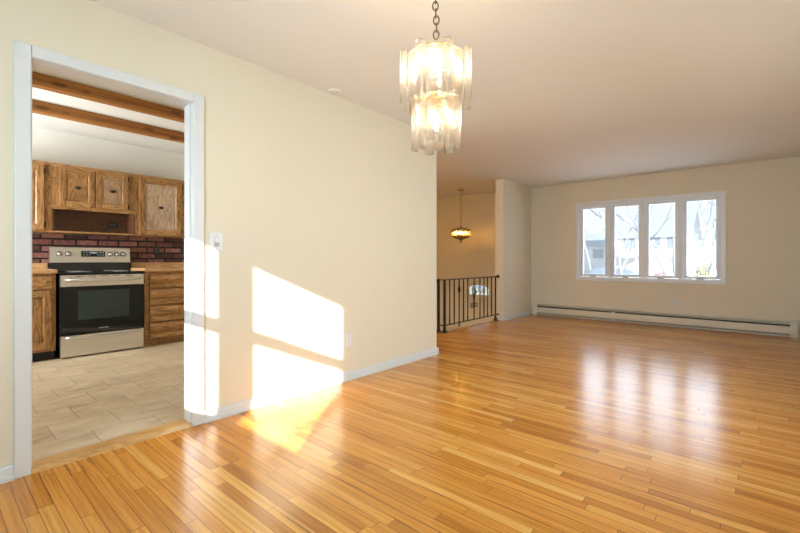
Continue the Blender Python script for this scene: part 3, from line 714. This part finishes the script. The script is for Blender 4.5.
def glass(th, R, wdt, th0, z0, z1, lobes, amp):
    """vertical pressed glass strip, ribbed outline, facing outward"""
    a = math.radians(th); nrm = RT*math.sin(a)+FR*math.cos(a); tan = RT*math.cos(a)-FR*math.sin(a)
    c = Vector((CX, CY, 0))+nrm*R; n = lobes*5; outer = []; inner = []
    for k in range(n+1):
        t = k/n; u = (t-.5)*wdt; w_ = amp*abs(math.sin(PI*lobes*t))
        arc = (amp*2.2 if lobes == 3 and wdt < .06 else 0)*math.sin(PI*t)
        outer.append(c+tan*u+nrm*(th0/2+w_+arc)); inner.append(c+tan*u+nrm*(-th0/2+arc))
    pts = outer+inner[::-1]
    f = MB(); f.rings([[p+Vector((0, 0, zz)) for p in pts] for zz in (z0, z1)], True, True, True)
    return f.build('glass_panel', M['crystal'], ch)
for k in range(8):
    glass(-70+45*k, .150, .046, .007, 1.765, 1.995, 3, .006)
    glass(-47.5+45*k, .137, .066, .005, 1.772, 1.975, 5, .003)
for k in range(6):
    glass(-40+60*k, .094, .046, .007, 1.562, 1.795, 3, .006)
    glass(-10+60*k, .084, .046, .005, 1.578, 1.785, 4, .003)

# ------------------------------------------------------------------ foyer chandelier
FX, FY = -4.44, 6.97
fc = thing('chandelier', (FX, FY, H), 'small brass drum chandelier with amber glass hanging over the stairwell', 'chandelier')
MB().lathe([(0, 0), (.07, 0), (.066, -.012), (.03, -.03), (0, -.034)], (FX, FY, H), 20).build('ceiling_canopy', M['brass'], fc)
f = MB(); z = H-.05; k = 0
while z > 1.73:
    q = MB().tube(link((FX, FY, z), (0 if k % 2 else PI/2), .05, .012, .0034), .0034, 6, True); f.join(q.b); z -= .041; k += 1
f.build('chain', M['brass'], fc)
f = MB().lathe([(0, 1.73), (.012, 1.72), (.018, 1.70), (.018, 1.66), (.010, 1.65), (0, 1.648)], (FX, FY, 0), 16)
for k in range(5):
    a = 2*PI*k/5; f.tube([(FX+.012*math.cos(a), FY+.012*math.sin(a), 1.69), (FX+.09*math.cos(a), FY+.09*math.sin(a), 1.672), (FX+.186*math.cos(a), FY+.186*math.sin(a), 1.645)], .006, 6)
f.build('top_spider', M['brass'], fc)
MB().lathe([(.183, 1.612), (.191, 1.612), (.194, 1.635), (.191, 1.652), (.183, 1.652), (.183, 1.612)], (FX, FY, 0), 28).build('top_band', M['brass'], fc)
MB().lathe([(.181, 1.500), (.189, 1.500), (.190, 1.520), (.181, 1.520), (.181, 1.500)], (FX, FY, 0), 28).build('lower_band', M['brass'], fc)
MB().lathe([(.180, 1.515), (.186, 1.515), (.186, 1.500), (.13, 1.478), (.06, 1.455), (.03, 1.44), (.02, 1.425), (.024, 1.415), (.012, 1.402), (0, 1.398), (0, 1.41), (.05, 1.462), (.12, 1.486), (.18, 1.505)], (FX, FY, 0), 28).build('bottom_dish', M['amber'], fc)
MB().lathe([(0, 1.44), (.022, 1.436), (.026, 1.42), (.014, 1.405), (.018, 1.395), (.008, 1.38), (0, 1.378)], (FX, FY, 0), 14).build('finial', M['brass'], fc)
for k in range(10):
    a = 2*PI*(k+.5)/10; n_ = Vector((math.cos(a), math.sin(a), 0)); t_ = Vector((-math.sin(a), math.cos(a), 0)); c_ = Vector((FX, FY, 0))+n_*.176
    pts = [c_+t_*u+n_*w_ for u, w_ in ((-.052, -.003), (0, -.003), (.052, -.003), (.052, .003), (.026, .008), (0, .003), (-.026, .008), (-.052, .003))]
    MB().rings([[p+Vector((0, 0, zz)) for p in pts] for zz in (1.505, 1.628)], True, True, False).build('glass_panel', M['amber'], fc)
MB().cyl((FX, FY, 1.46), (FX, FY, 1.66), .010).build('stem', M['brass'], fc)
for k in range(4):
    a = 2*PI*k/4+.3; c_ = (FX+.10*math.cos(a), FY+.10*math.sin(a), 0)
    ar = MB().tube([(FX+.01*math.cos(a), FY+.01*math.sin(a), 1.50), (FX+.06*math.cos(a), FY+.06*math.sin(a), 1.492), (c_[0], c_[1], 1.505), (c_[0], c_[1], 1.53)], .005, 8).build('arm', M['brass'], fc)
    MB().lathe([(0, 1.525), (.012, 1.525), (.011, 1.55), (0, 1.552)], c_, 12).build('candle_socket', M['brass'], ar)
    tag(MB().lathe([(r_*1.2, 1.552+h_*.75) for r_, h_ in bulbp], c_, 12).build('bulb', M['bulb2'], ar), 'lit flame-shaped bulb')

# unseen hall light, added as warm fill for the stairwell and window wall
hl = thing('added_hall_light', (-4.5, 4.3, H), 'unseen round flush ceiling light added as warm fill in the hall', 'ceiling light')
MB().lathe([(0, 0), (.15, 0), (.155, -.02), (.14, -.03), (0, -.03)], (-4.5, 4.3, H), 24).build('base', M['brass'], hl)
MB().lathe([(0, -.115), (.06, -.108), (.11, -.085), (.135, -.05), (.138, -.031), (0, -.031)], (-4.5, 4.3, H), 24).build('fill_dome', M['added_dome'], hl)

# ------------------------------------------------------------------ outdoors beyond the front window
GZ = -1.75
M['lawn'] = plain('winter_lawn', (.42, .40, .30), .9, 0, .25, 2, .3)
M['siding'] = plain('white_siding', (.80, .82, .85), .6, 0, .03, 3, .05)
M['roof'] = plain('grey_shingles', (.25, .28, .33), .8, 0, .12, 6, .3)
M['barkm'] = plain('grey_bark', (.27, .28, .30), .9, 0, .25, 6, .4)
M['hwin'] = plain('house_window_glass', (.16, .20, .26), .15)
M['red_leaf'] = plain('red_leaves', (.55, .12, .12), .7, 0, .3, 6, .2)
M['yellow_leaf'] = plain('yellow_green_leaves', (.52, .47, .16), .7, 0, .3, 6, .2)
M['green_leaf'] = plain('dull_green_leaves', (.20, .25, .14), .7, 0, .3, 6, .2)
M['carpaint'] = plain('blue_grey_car_paint', (.20, .26, .34), .3, .3, .05, 4, 0, .5, .5)
M['asphalt'] = plain('asphalt', (.30, .31, .33), .9, 0, .15, 4, .3)
GZ = -1.6
def gz(y): 
    P = [(-60, -1.65), (16, -1.6), (24, -.92), (32, -.92), (38, -.5), (95, -.3)]
    for (a, za), (b, zb) in zip(P, P[1:]):
        if a <= y <= b: return za+(zb-za)*(y-a)/(b-a)
    return -1.6
struct(MB().prism([(-70, y, z) for y, z in [(-60, -1.65), (16, -1.6), (24, -.92), (32, -.92), (38, -.5), (95, -.3), (95, -2.2), (-60, -2.2)]], (140, 0, 0)), 'ground', M['lawn'])
struct(MB().box(-70, 70, 25.5, 31, -.95, -.905), 'road', M['asphalt'])
def house(label, x0, x1, y0, y1, ze, zr, wins):
    GZ = gz(y1); gl = gz(y0)-.1
    h = thing('house', ((x0+x1)/2, y0, gz(y0)), label, 'house', 'houses across the street')
    MB().box(x0, x1, y0, y1, gl, ze).build('house_wall', M['siding'], h)
    ym = (y0+y1)/2; o = .45
    MB().prism([(x0-o, y0-o, ze-.12), (x0-o, ym, zr), (x0-o, y1+o, ze-.12), (x0-o, y1+o, ze+.02), (x0-o, ym, zr+.16), (x0-o, y0-o, ze+.02)], (x1-x0+2*o, 0, 0)).build('roof', M['roof'], h)
    for (wx, wz, ww, wh) in wins:
        f = MB().box(wx-.06, wx+ww+.06, y0-.05, y0, wz-.06, wz+wh+.06)
        q = f.build('house_window', M['window'], h)
        MB().box(wx, wx+ww/2-.02, y0-.06, y0-.05, wz, wz+wh).box(wx+ww/2+.02, wx+ww, y0-.06, y0-.05, wz, wz+wh).build('pane', M['hwin'], q)
    return h
hA = house('white house with grey roof seen through the middle window panels', -10.2, -4.3, 40, 47, 3.0, 5.4, ((-8.8, 1.95, .95, 1.2), (-7.0, 1.95, .95, 1.2), (-5.6, 1.95, .8, 1.2)))
MB().box(-9.9, -7.4, 38.4, 39.99, 1.15, 1.36).build('porch_roof', M['roof'], hA)
for px_ in (-9.8, -7.5): MB().box(px_-.06, px_+.06, 38.45, 38.57, gz(38.5), 1.15).build('porch_post', M['window'], hA)
house('pale house behind bare branches in the right window panel', -3.3, 4.5, 48, 55, 3.9, 6.2, ((-2.9, 2.3, .95, 1.3), (-1.2, 2.3, .95, 1.3), (-2.9, .2, .95, 1.2)))
house('low pale house far off in the leftmost window panel', -19, -12.2, 48, 54, 2.6, 3.9, ((-13.6, 1.2, 1.1, 1.0), (-15.6, 1.2, 1.1, 1.0)))
def tree(label, x, y, h, rb, seed, lean=(0, 0), spread=1.0):
    rn = random.Random(seed); f = MB()
    def grow(p, d, L, r_, lev):
        pts = [p]; rs = [r_]; n = 4
        for i in range(n):
            d = (d+Vector((rn.uniform(-1, 1), rn.uniform(-1, 1), rn.uniform(-.4, .7)))*.16).normalized()
            p = p+d*L/n; pts.append(p); rs.append(r_*(1-.45*(i+1)/n))
        f.tube(pts, rs, (8, 6, 5, 4, 3, 3)[lev])
        if lev >= 5: return
        for i in range(3 if lev < 4 else 2):
            k = rn.randint(2, 4); a = rn.uniform(0, 2*PI)
            side = Vector((math.cos(a), math.sin(a), rn.uniform(-.1, .6)))
            grow(pts[k], (d*.75+side*.8*spread).normalized(), L*rn.uniform(.55, .8), rs[k]*.72, lev+1)
    grow(Vector((x, y, gz(y)-.05)), Vector((lean[0], lean[1], 1)).normalized(), h*.36, rb, 0)
    return tag(f.build('bare_tree', M['barkm'], None, (x, y, gz(y))), label, 'tree', 'bare trees in front of the houses')
tree('bare winter tree leaning across the third window panel', -1.95, 16.0, 9.5, .12, 11, (.03, 0), .9)
tree('bare winter tree with forked branches in the rightmost window panel', -1.75, 25.0, 11, .14, 5, (-.02, 0), .9)
tree('thin bare winter tree in the second window panel', -4.75, 21.0, 9.0, .10, 23, (-.1, 0), .9)
tree('faint bare winter tree in the leftmost window panel', -9.3, 33, 11.0, .10, 31)
def bush(name, label, x, y, r_, h, m, seed, cat='bush'):
    rn = random.Random(seed); f = MB(); GZ = gz(y)
    for k in range(90):
        a = rn.uniform(0, 2*PI); q = r_*math.sqrt(rn.random()); z = GZ+h*(.08+.9*rn.random()*(1-.4*q/r_))
        c_ = Vector((x+q*math.cos(a), y+q*math.sin(a), z)); u = Vector((rn.uniform(-1, 1), rn.uniform(-1, 1), rn.uniform(-1, 1))).normalized(); v = u.orthogonal().normalized(); s_ = rn.uniform(.09, .17)
        w_ = u.cross(v)
        f.prism([c_-u*s_, c_+v*s_*.5, c_+u*s_, c_-v*s_*.5], w_*.01)
    for k in range(7):
        a = rn.uniform(0, 2*PI); f.tube([(x+.04*math.cos(a), y+.04*math.sin(a), GZ-.01), (x+r_*.7*math.cos(a), y+r_*.7*math.sin(a), GZ+h*.8)], .012, 5)
    return tag(f.build(name, m, None, (x, y, GZ)), label, cat, 'shrubs in the front yard')
bush('shrub', 'red leafed shrub low in the third window panel', -3.55, 24.2, .42, 1.95, M['red_leaf'], 3)
bush('shrub', 'yellow leafed shrub low in the rightmost window panel', -1.85, 22.5, .45, 2.0, M['yellow_leaf'], 4)
bush('shrub', 'small green shrub left of the yellow shrub in the rightmost panel', -2.75, 23.2, .30, 1.65, M['green_leaf'], 9)
bush('shrub', 'dull green shrub low in the leftmost window panel', -8.0, 25.0, .8, 1.3, M['green_leaf'], 12)
# parked car
CXX, CYY, CZ = -6.9, 27.2, -.905
cr = thing('car', (CXX, CYY+.85, CZ), 'blue grey car parked on the street in the second window panel', 'car')
prof = [(-2.2, .35), (-2.25, .7), (-2.1, .92), (-1.3, 1.0), (-.75, 1.42), (.75, 1.45), (1.5, 1.02), (2.15, .9), (2.25, .6), (2.2, .35)]
MB().prism([(CXX+a, CYY, CZ+z) for a, z in prof], (0, 1.7, 0)).build('car_body', M['carpaint'], cr)
MB().prism([(CXX+a, CYY-.01, CZ+z) for a, z in [(-1.1, 1.03), (-.68, 1.36), (.7, 1.38), (1.28, 1.03)]], (0, .01, 0)).build('side_window', M['hwin'], cr)
for dx in (-1.4, 1.4):
    for yy in (CYY-.03, CYY+1.53): MB().cyl((CXX+dx, yy, CZ+.32), (CXX+dx, yy+.2, CZ+.32), .32).build('wheel', M['foot'], cr)
